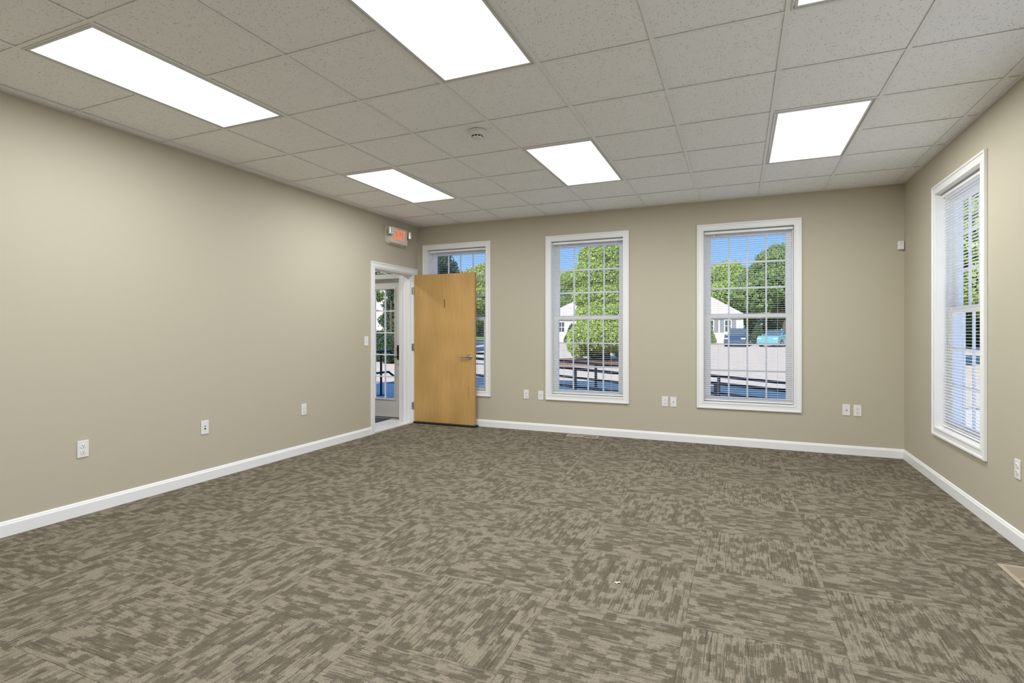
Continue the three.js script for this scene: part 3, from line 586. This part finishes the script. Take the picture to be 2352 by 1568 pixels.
// ------------------------------------------------------------------ outdoors
const gy = (z) => -0.42 + Math.max(0, -z - 8) * 0.0105;
{
  const asphalt = texture(512, 512, (x, y, o) => { const v = 0.70 + 0.10 * (hash(x, y, 1) - 0.5) + 0.07 * (vnoise(x / 30, y / 30, 2, 17, 17) - 0.5); o[0] = v * 1.04; o[1] = v * 0.97; o[2] = v * 0.88; });
  asphalt.repeat.set(0.4, 0.4);
  const strip = (x0, x1, z0, z1, lift) => { const g = new THREE.PlaneGeometry(x1 - x0, z1 - z0, 1, 24).rotateX(-Math.PI / 2).translate((x0 + x1) / 2, 0, (z0 + z1) / 2), p = g.attributes.position; for (let i = 0; i < p.count; i++) p.setY(i, gy(p.getZ(i)) + lift); g.computeVertexNormals(); return boxUV(g); };
  topMesh('ground', strip(-90, 70, -140, -WALL, -0.012), std('earth', { color: rgb(0.2, 0.165, 0.13), roughness: 1 }), 'ground behind the building', 'ground', S);
  topMesh('parking_lot', strip(-34, 26, -57, -8, 0), std('sunlit asphalt', { map: asphalt, roughness: 0.95 }), 'pale asphalt parking lot outside the windows', 'parking lot', S);
  const grass = texture(256, 256, (x, y, o) => { const v = 0.8 + 0.35 * (hash(x, y, 5) - 0.5) + 0.25 * (vnoise(x / 16, y / 16, 6, 16, 16) - 0.5); o[0] = 0.66 * v; o[1] = 0.72 * v; o[2] = 0.33 * v; });
  topMesh('lawn', strip(-70, 45, -110, -57.3, 0.02), std('lawn', { map: grass, roughness: 1 }), 'sunlit lawn beyond the parking lot', 'lawn', S);
  const conc = std('pale concrete', { color: rgb(0.56, 0.51, 0.45), roughness: 0.9 });
  topMesh('curb', bx(-34, 26, 0.0, 0.26, -57.3, -57.0), conc, 'pale curb at the far edge of the parking lot', 'curb', S);
  topMesh('sidewalk', bx(W + WALL + 0.02, 16, -0.6, -0.41, -3.0, 14), std('white concrete', { color: rgb(0.72, 0.7, 0.67), roughness: 0.9 }), 'pale concrete court added to bounce sun into the side windows', 'sidewalk', S);  // added court, kept near-white to bounce sunlight indoors
  topMesh('sidewalk', bx(-12, 16, -0.6, -0.40, -8, -3.0), conc, 'pale concrete walk along the parking lot', 'sidewalk', S);
  const bed = std('bark mulch', { map: texture(256, 256, (x, y, o) => { const v = 0.6 + 0.8 * (vnoise(x / 2.5, y / 5, 8) - 0.4); o[0] = 0.62 * v; o[1] = 0.43 * v; o[2] = 0.32 * v; }), roughness: 1 });
  topMesh('mulch_bed', boxUV(new THREE.CylinderGeometry(3.2, 3.4, 0.1, 28).translate(-2.0, gy(-20.3) + 0.05, -20.3)), bed, 'round mulch bed under the tall evergreen', 'mulch bed');
  topMesh('mulch_bed', boxUV(new THREE.BoxGeometry(9, 0.2, 3.0).translate(-18.5, gy(-26) + 0.08, -26)), bed, 'reddish mulch bed seen through the entry door', 'mulch bed');
  // landing, steps and ramp
  const land = top('landing', 'concrete landing and steps outside the entry door', 'landing', S);
  mesh('slab', bx(-3.4, -0.2, -0.5, -0.02, -3.0, -WALL), conc, land);
  for (let i = 0; i < 2; i++) mesh('step', bx(-3.2, -1.0, -0.6, -0.15 - 0.14 * i, -3.3 - 0.3 * i, -3.0 - 0.3 * i), conc, land);
  const rs = new THREE.Shape(); rs.moveTo(-0.2, -0.6); rs.lineTo(5.6, -0.6); rs.lineTo(5.6, -0.44); rs.lineTo(4.9, -0.42); rs.lineTo(-0.2, -0.04); rs.closePath();
  topMesh('ramp', boxUV(new THREE.ExtrudeGeometry(rs, { depth: 1.35, bevelEnabled: false }).translate(0, 0, -2.65)), conc, 'concrete ramp that slopes down below the windows', 'ramp', S);
  const iron = std('dark painted steel', { color: rgb(0.02, 0.025, 0.035), roughness: 0.45, metalness: 0.3 });
  const railY = (x) => 0.826 - 0.074 * (x - 0.32);
  for (const [z, label] of [[-1.35, 'dark steel handrail on the near side of the ramp'], [-2.6, 'dark steel handrail on the far side of the ramp']]) {
    const r = top('handrail', label, 'handrail', { group: 'dark steel handrails' });
    mesh('top_rail', polyTube([[-0.4, railY(-0.1), z], [-0.1, railY(-0.1), z], [5.3, railY(5.3), z], [5.6, railY(5.3), z]], 0.022), iron, r);
    mesh('lower_rail', polyTube([[-0.1, railY(-0.1) - 0.27, z], [5.3, railY(5.3) - 0.27, z]], 0.02), iron, r);
    for (const x of [-0.05, 1.9, 3.87, 5.25]) mesh('post', cyl(0.024, 0.024, 0.9, x, railY(x) - 0.45, z, 'y', 12), iron, r);
  }
  const r = top('handrail', 'dark steel handrail seen through the glazed entry door', 'handrail', { group: 'dark steel handrails' });
  const x = -2.5;
  mesh('top_rail', polyTube([[x, 0.87, -1.6], [x, 0.87, -2.78], [x, 0.45, -3.5], [x, 0.45, -3.8]], 0.022), iron, r);
  mesh('lower_rail', polyTube([[x, 0.44, -1.6], [x, 0.44, -2.75], [x, 0.02, -3.5], [x, 0.02, -3.7]], 0.022), iron, r);
  for (const [z, y0, y1] of [[-1.65, -0.02, 0.87], [-2.5, -0.02, 0.87], [-3.55, -0.42, 0.45]]) mesh('post', cyl(0.022, 0.022, y1 - y0, x, (y0 + y1) / 2, z, 'y', 12), iron, r);
  mesh('foot_plate', rb(x - 0.05, x + 0.05, -0.02, -0.006, -2.58, -2.42, 0.002, 1), iron, r);
}

// trees: trunk with branches, crown of leaf sprays
const leafMat = (() => { const m = new THREE.MeshPhysicalMaterial({ color: 0xffffff, roughness: 0.9, transmission: 0.35, thickness: 0, side: THREE.DoubleSide }); m.name = 'leaves'; return m; })();
const bark = std('bark', { color: rgb(0.09, 0.07, 0.055), roughness: 0.95 });
const sprayG = (() => {                                               // a spray of nine bent leaves
  const out = [], save = seed; seed = 77;
  for (let i = 0; i < 9; i++) {
    const g = new THREE.PlaneGeometry(0.34, 0.62, 1, 2), p = g.attributes.position;
    for (let k = 0; k < p.count; k++) { const v = p.getY(k) / 0.31; p.setX(k, p.getX(k) * (v > 0.5 ? 0.15 : v < -0.5 ? 0.35 : 1)); p.setZ(k, 0.12 * v * v); }
    g.rotateX(rnd() * 6.28).rotateY(rnd() * 6.28).rotateZ(rnd() * 6.28).translate((rnd() - 0.5) * 1.2, (rnd() - 0.5) * 1.2, (rnd() - 0.5) * 1.2); g.computeVertexNormals(); out.push(g);
  }
  seed = save; return mergeGeometries(out);
})();
function crown(parent, blobs, count, size, cols, fill = 0.55) {        // blobs: [x, y, z, rx, ry, rz]
  const im = new THREE.InstancedMesh(sprayG, leafMat, count); im.name = 'foliage'; im.castShadow = im.receiveShadow = true; im.userData = { kind: 'stuff' };
  const m = new THREE.Matrix4(), q = new THREE.Quaternion(), e = new THREE.Euler(), s = new THREE.Vector3(), v = new THREE.Vector3(), c = new THREE.Color();
  const vol = blobs.map((b) => Math.pow(b[3] * b[4] * b[5], 0.67)), tot = vol.reduce((a, b) => a + b, 0);
  for (let i = 0; i < count; i++) {
    let k = 0, r = rnd() * tot; while (k < blobs.length - 1 && r > vol[k]) r -= vol[k++];
    const b = blobs[k], u = rnd() * 2 - 1, a = rnd() * 6.283, rad = Math.pow(fill + (1 - fill) * rnd(), 0.6), w = Math.sqrt(1 - u * u);
    v.set(b[0] + b[3] * rad * w * Math.cos(a), b[1] + b[4] * rad * u, b[2] + b[5] * rad * w * Math.sin(a));
    q.setFromEuler(e.set(rnd() * 6.28, rnd() * 6.28, rnd() * 6.28)); const z = size * (0.6 + 0.8 * rnd()); s.set(z, z, z);
    im.setMatrixAt(i, m.compose(v, q, s));
    const t = rnd(), base = cols[Math.floor(rnd() * cols.length)]; im.setColorAt(i, c.setRGB(base[0] * (0.75 + 0.5 * t), base[1] * (0.75 + 0.5 * t), base[2] * (0.75 + 0.5 * t)));
  }
  parent.add(im);
}
function trunk(parent, h, r, limbs, spread) {
  const g = [new THREE.CylinderGeometry(r * 0.55, r, h, 10).translate(0, h / 2, 0)];
  for (let i = 0; i < limbs; i++) {
    const a = i * 2.4, y = h * (0.45 + 0.5 * i / limbs), L = spread * (0.6 + 0.4 * rnd()), end = [Math.cos(a) * L, y + L * 0.6, Math.sin(a) * L];
    g.push(tube([[0, y, 0], [end[0] * 0.5, y + L * 0.2, end[2] * 0.5], end], r * 0.28, 6));
  }
  mesh('trunk', merge(g), bark, parent);
}
function broadTree(x, z, h, rad, n, size, cols, label, group) {
  const t = top('broadleaf_tree', label, 'tree', { at: [x, gy(z) - 0.05, z], group }), blobs = [];
  trunk(t, h * 0.62, h * 0.022, 7, rad * 0.8);
  for (let i = 0; i < 11; i++) { const a = i * 2.4, rr = rad * 0.62 * Math.sqrt(i / 11), y = h * (0.84 - 0.5 * (i / 11) + 0.06 * (rnd() - 0.5)); blobs.push([Math.cos(a) * rr, y, Math.sin(a) * rr, rad * (0.42 + 0.14 * rnd()), h * 0.16, rad * (0.42 + 0.14 * rnd())]); }
  crown(t, blobs, n, size, cols); return t;
}
function coneTree(name, x, z, h, rad, n, size, cols, label, category = 'tree', group) {
  const t = top(name, label, category, { at: [x, gy(z) - 0.03, z], group }), blobs = [], k = 9;
  mesh('trunk', new THREE.CylinderGeometry(rad * 0.05, rad * 0.1, h * 0.9, 8).translate(0, h * 0.45, 0), bark, t);
  for (let i = 0; i < k; i++) { const f = i / (k - 1), r = rad * (1.02 - 0.92 * f) * (i === 0 ? 0.85 : 1); blobs.push([(rnd() - 0.5) * 0.1 * rad, h * (0.08 + 0.86 * f), (rnd() - 0.5) * 0.1 * rad, r, h * 0.1, r]); }
  crown(t, blobs, n, size, cols, 0.6); return t;
}
const SUNNY = [[0.40, 0.53, 0.11], [0.46, 0.58, 0.13], [0.32, 0.45, 0.085]], YELLOW = [[0.52, 0.54, 0.14], [0.46, 0.50, 0.12], [0.38, 0.45, 0.1]], DEEPG = [[0.05, 0.11, 0.045], [0.07, 0.14, 0.05], [0.04, 0.08, 0.035]], MIDG = [[0.24, 0.36, 0.09], [0.29, 0.40, 0.10], [0.18, 0.28, 0.075]];
{ // the tall evergreen in front of the middle window: several leaders, foliage to the ground except round the stem
  const x = -2.0, z = -20.3, t = top('tall_evergreen', 'tall bright green evergreen filling the middle window', 'tree', { at: [x, gy(z) + 0.1, z] });
  trunk(t, 6.5, 0.2, 8, 1.3);
  const blobs = [];
  for (let i = 0; i < 9; i++) { const y = 1.4 + i * 0.95, r = 1.75 * (1 - Math.pow(i / 11, 2)); blobs.push([0.15 * Math.sin(i * 1.7), y, 0.12 * Math.cos(i * 2.1), r, 0.95, r]); }
  blobs.push([-1.35, 0.95, 0.3, 0.6, 0.8, 0.7], [-0.8, 0.75, -0.9, 0.7, 0.7, 0.6], [1.3, 0.95, 0.1, 0.62, 0.85, 0.7], [0.7, 0.8, -0.9, 0.7, 0.7, 0.6], [-1.85, 4.2, 0, 0.75, 0.42, 0.6]);
  crown(t, blobs, 42000, 0.115, SUNNY, 0.76);
}
const FAR = 'trees beyond the parking lot';
broadTree(3.0, -74, 11.0, 5.0, 9880, 0.34, SUNNY, 'green tree above the long roof, near the middle of the car window', FAR);
broadTree(9.4, -68, 12.2, 6.2, 12350, 0.34, MIDG, 'larger green tree at the far side of the car window', FAR);
broadTree(13.5, -72, 11.0, 5.5, 7220, 0.34, YELLOW, 'yellow-green tree behind the pale blue car', FAR);
broadTree(-4, -84, 11, 6, 7220, 0.37, MIDG, 'tree behind the long house at the near side of the car window', FAR);
broadTree(-30.5, -66, 11.5, 5.6, 9500, 0.34, YELLOW, 'yellow-green tree beside the open door in the hidden window', FAR);
broadTree(-43, -78, 12, 7, 7980, 0.41, MIDG, 'distant tree seen just above the open door', FAR);
broadTree(-24, -88, 10, 6, 6840, 0.41, MIDG, 'distant tree seen beside the tall evergreen', FAR);
broadTree(14.3, -22, 9.5, 4.2, 11400, 0.24, SUNNY, 'bright green tree behind the slanting window', FAR);
broadTree(24, -42, 11, 6.5, 9500, 0.34, MIDG, 'dark green tree farther behind the slanting window', FAR);
coneTree('dark_spruce', -24.5, -38, 13.5, 4.6, 12350, 0.29, DEEPG, 'dark blue-green spruce above the open door');
coneTree('dark_spruce', -17.0, -28, 12, 3.4, 8550, 0.27, DEEPG, 'dark spruce hidden behind the open door');
coneTree('cone_shrub', 5.9, -50.6, 2.3, 0.95, 1300, 0.16, DEEPG, 'dark cone shrub between the two parked cars', 'shrub', 'cone shrubs before the long house');
coneTree('cone_shrub', 1.2, -53.5, 2.5, 0.9, 1300, 0.16, MIDG, 'green cone shrub beside the dark blue car', 'shrub', 'cone shrubs before the long house');
coneTree('cone_shrub', -13.3, -52, 2.2, 1.0, 1200, 0.16, DEEPG, 'dark cone shrub left of the tall evergreen', 'shrub', 'cone shrubs before the long house');
{ // pine seen through the entry door
  const x = -16.8, z = -22.7, t = top('pine_tree', 'pine tree with bare lower trunk seen through the entry door', 'tree', { at: [x, gy(z), z] });
  const g = [new THREE.CylinderGeometry(0.06, 0.085, 9, 10).translate(0, 4.5, 0)];
  for (let i = 0; i < 12; i++) { const a = i * 2.4, y = 2.3 + i * 0.5, L = 1.9 - 0.06 * i; g.push(tube([[0, y, 0], [Math.cos(a) * L * 0.5, y + 0.15, Math.sin(a) * L * 0.5], [Math.cos(a) * L, y - 0.05, Math.sin(a) * L]], 0.03, 6)); }
  mesh('trunk', merge(g), bark, t);
  const blobs = []; for (let i = 0; i < 14; i++) { const a = i * 2.4, y = 3.5 + i * 0.4; blobs.push([Math.cos(a) * 1.3, y, Math.sin(a) * 1.3, 0.95, 0.42, 0.95]); }
  crown(t, blobs, 6000, 0.15, MIDG, 0.3);
}
for (const [x, z, r, lab] of [[-13.6, -17.5, 0.95, 'dark round shrub beyond the glazed entry door'], [-12.2, -16.4, 0.85, 'dark round shrub beside the entry door handle'], [-15.0, -18.2, 1.0, 'dark round shrub behind the entry handrail']]) {
  const t = top('round_shrub', lab, 'shrub', { at: [x, gy(z), z], group: 'round shrubs beyond the entry door' });
  mesh('stem', new THREE.CylinderGeometry(0.03, 0.05, 0.8, 6).translate(0, 0.4, 0), bark, t);
  crown(t, [[0, r * 0.85, 0, r, r * 0.85, r]], 2600, 0.115, DEEPG, 0.6);
}

{ // low growth that closes the view under the far crowns
  for (const [x0, x1, z, h, cols, lab] of [[-62, -26, -92, 4.2, YELLOW, 'yellow-green thicket beyond the far lawn'], [-26, 2, -92, 5, MIDG, 'green thicket behind the long house'], [2, 44, -80, 5, YELLOW, 'yellow-green thicket behind the parked cars'], [20, 40, -52, 4.5, MIDG, 'green thicket behind the slanting window']]) {
    const t = top('thicket', lab, 'thicket', { at: [0, gy(z), z], kind: 'stuff' }), blobs = [];
    for (let x = x0; x < x1; x += 2.6) blobs.push([x, h * (0.3 + 0.2 * rnd()), (rnd() - 0.5) * 3, 2.4, h * (0.45 + 0.25 * rnd()), 2]);
    crown(t, blobs, Math.round((x1 - x0) * 130), 0.55, cols, 0.4);
  }
}
// houses
function house(name, label, at, turn, len, deep, eave, ridge, hip, wins, wallCol, roofCol) {
  const h = top(name, label, 'house', { at, turn });
  const wm = std('house siding', { color: wallCol, roughness: 0.75 }), rm = std('house roof', { color: roofCol, roughness: 0.9 }), fm = M.vinyl;
  mesh('walls', bx(-len / 2, len / 2, -0.4, eave, -deep, 0), wm, h);
  const o = 0.4, v = [[-len / 2 - o, eave, o], [len / 2 + o, eave, o], [len / 2 + o, eave, -deep - o], [-len / 2 - o, eave, -deep - o], [-len / 2 + hip, ridge, -deep / 2], [len / 2 - hip, ridge, -deep / 2]];
  const f = [[0, 1, 5], [0, 5, 4], [1, 2, 5], [2, 3, 4], [2, 4, 5], [3, 0, 4], [0, 2, 1], [0, 3, 2]], pos = [];
  for (const t of f) for (const i of t) pos.push(...v[i]);
  const g = new THREE.BufferGeometry(); g.setAttribute('position', new THREE.Float32BufferAttribute(pos, 3)); g.computeVertexNormals();
  mesh('roof', boxUV(g), rm, h);
  mesh('eave_board', bx(-len / 2 - o, len / 2 + o, eave - 0.22, eave, o - 0.04, o), fm, h);
  const dark = std('window pane', { color: rgb(0.05, 0.06, 0.075), roughness: 0.1 }), shut = std('shutter', { color: rgb(0.16, 0.17, 0.19), roughness: 0.6 });
  for (const [x, y, w, hh, sh] of wins) {
    const fr = mesh('window', boxUV(ring(w + 0.14, hh + 0.14, w, hh, 0, 0.06).translate(x, y, 0)), fm, h);
    mesh('pane', bx(x - w / 2, x + w / 2, y - hh / 2, y + hh / 2, 0.005, 0.02), dark, fr);
    mesh('muntin', merge([bx(x - 0.02, x + 0.02, y - hh / 2, y + hh / 2, 0.02, 0.04), bx(x - w / 2, x + w / 2, y - 0.02, y + 0.02, 0.02, 0.039)]), fm, fr);
    if (sh) for (const s of [-1, 1]) mesh('shutter', bx(x + s * (w / 2 + 0.33) - 0.24, x + s * (w / 2 + 0.33) + 0.24, y - hh / 2 - 0.05, y + hh / 2 + 0.05, 0, 0.05), shut, h);
  }
  return h;
}
house('long_house', 'long white house with pale roof beyond the parking lot', [-7.6, gy(-60) + 0.3, -60.5], 0, 24.5, 9, 2.75, 5.6, 4.2, [[10.6, 1.55, 0.62, 1.35, 1], [8.7, 1.55, 0.62, 1.35, 1], [6.4, 1.55, 0.62, 1.35, 1], [-9.6, 1.5, 0.8, 1.3, 0]], rgb(0.6, 0.585, 0.55), rgb(0.46, 0.42, 0.37));
house('white_house', 'white two-storey house seen through the entry door', [-31, 0, -40], 0.55, 15, 8, 5.6, 8.2, 0.01, [[-1.6, 1.7, 0.9, 1.4, 0], [-1.6, 4.1, 0.9, 1.4, 0], [1.4, 1.7, 0.9, 1.4, 0], [1.4, 4.1, 0.9, 1.4, 0], [4.4, 1.7, 0.9, 1.4, 0], [4.4, 4.1, 0.9, 1.4, 0], [-4.6, 4.1, 0.9, 1.4, 0]], rgb(0.62, 0.62, 0.61), rgb(0.2, 0.2, 0.21));

// parked cars
function car(label, at, turn, col, tall) {
  const c = top('parked_car', label, 'car', { at, turn, group: 'parked cars' });
  const paint = (() => { const m = new THREE.MeshPhysicalMaterial({ color: col, roughness: 0.3, metalness: 0.3, clearcoat: 1, clearcoatRoughness: 0.08 }); m.name = 'car paint'; return m; })();
  const glassM = std('car glass', { color: rgb(0.06, 0.09, 0.11), roughness: 0.08 }), tyre = std('tyre', { color: rgb(0.02, 0.02, 0.02), roughness: 0.9 }), H2 = tall;
  const side = (pts, wid, b) => { const s = new THREE.Shape(); pts.forEach(([x, y], i) => s[i ? 'lineTo' : 'moveTo'](x, y)); s.closePath(); return boxUV(new THREE.ExtrudeGeometry(s, { depth: wid - 2 * b, bevelEnabled: true, bevelSize: b, bevelThickness: b, bevelSegments: 3 }).translate(0, 0, -(wid - 2 * b) / 2).rotateY(-Math.PI / 2)); };
  mesh('body', side([[-2.1, 0.34], [2.1, 0.34], [2.12, 0.62], [1.95, 0.84], [0.85, 0.95], [-1.75, 0.98], [-2.12, 0.86]], 1.82, 0.1), paint, c);
  mesh('cabin', side([[0.95, 0.93], [0.35, H2 - 0.1], [-1.0, H2 - 0.08], [-1.75, 0.96]], 1.56, 0.12), glassM, c);
  mesh('roof', rb(-0.66, 0.66, H2 - 0.04, H2 + 0.03, -1.0, 0.32, 0.03, 2), paint, c);
  for (const s of [-1, 1]) {
    mesh('pillar', polyTube([[s * 0.72, 0.97, 1.0], [s * 0.64, H2 - 0.02, 0.36]], 0.035), paint, c); mesh('pillar', polyTube([[s * 0.72, 0.99, -1.78], [s * 0.64, H2 - 0.02, -1.02]], 0.05), paint, c);
    mesh('mirror', rb(s * 0.98 - 0.09, s * 0.98 + 0.09, 0.95, 1.08, 0.62, 0.72, 0.03, 2), paint, c);
    mesh('headlight', rb(s * 0.68 - 0.18, s * 0.68 + 0.18, 0.62, 0.78, 2.08, 2.2, 0.03, 2), std('lamp glass', { color: rgb(0.75, 0.76, 0.78), roughness: 0.1 }), c);
    for (const z of [1.35, -1.3]) { const w = mesh('wheel', cyl(0.33, 0.33, 0.22, s * 0.82, 0.33, z, 'x', 24), tyre, c); mesh('rim', cyl(0.2, 0.2, 0.23, s * 0.825, 0.33, z, 'x', 18), M.steel, w); }
  }
  mesh('grille', rb(-0.42, 0.42, 0.5, 0.66, 2.14, 2.2, 0.02, 1), tyre, c);
  mesh('bumper', rb(-0.9, 0.9, 0.3, 0.5, 2.05, 2.24, 0.06, 2), paint, c);
}
car('dark blue car parked before the long house', [4.1, gy(-46.5), -46.2], -0.12, rgb(0.035, 0.06, 0.12), 1.6);
car('pale teal car parked beyond the window, at its far side', [7.3, gy(-46.5), -46.6], -0.42, rgb(0.16, 0.42, 0.48), 1.42);

renderer.render(scene, camera);
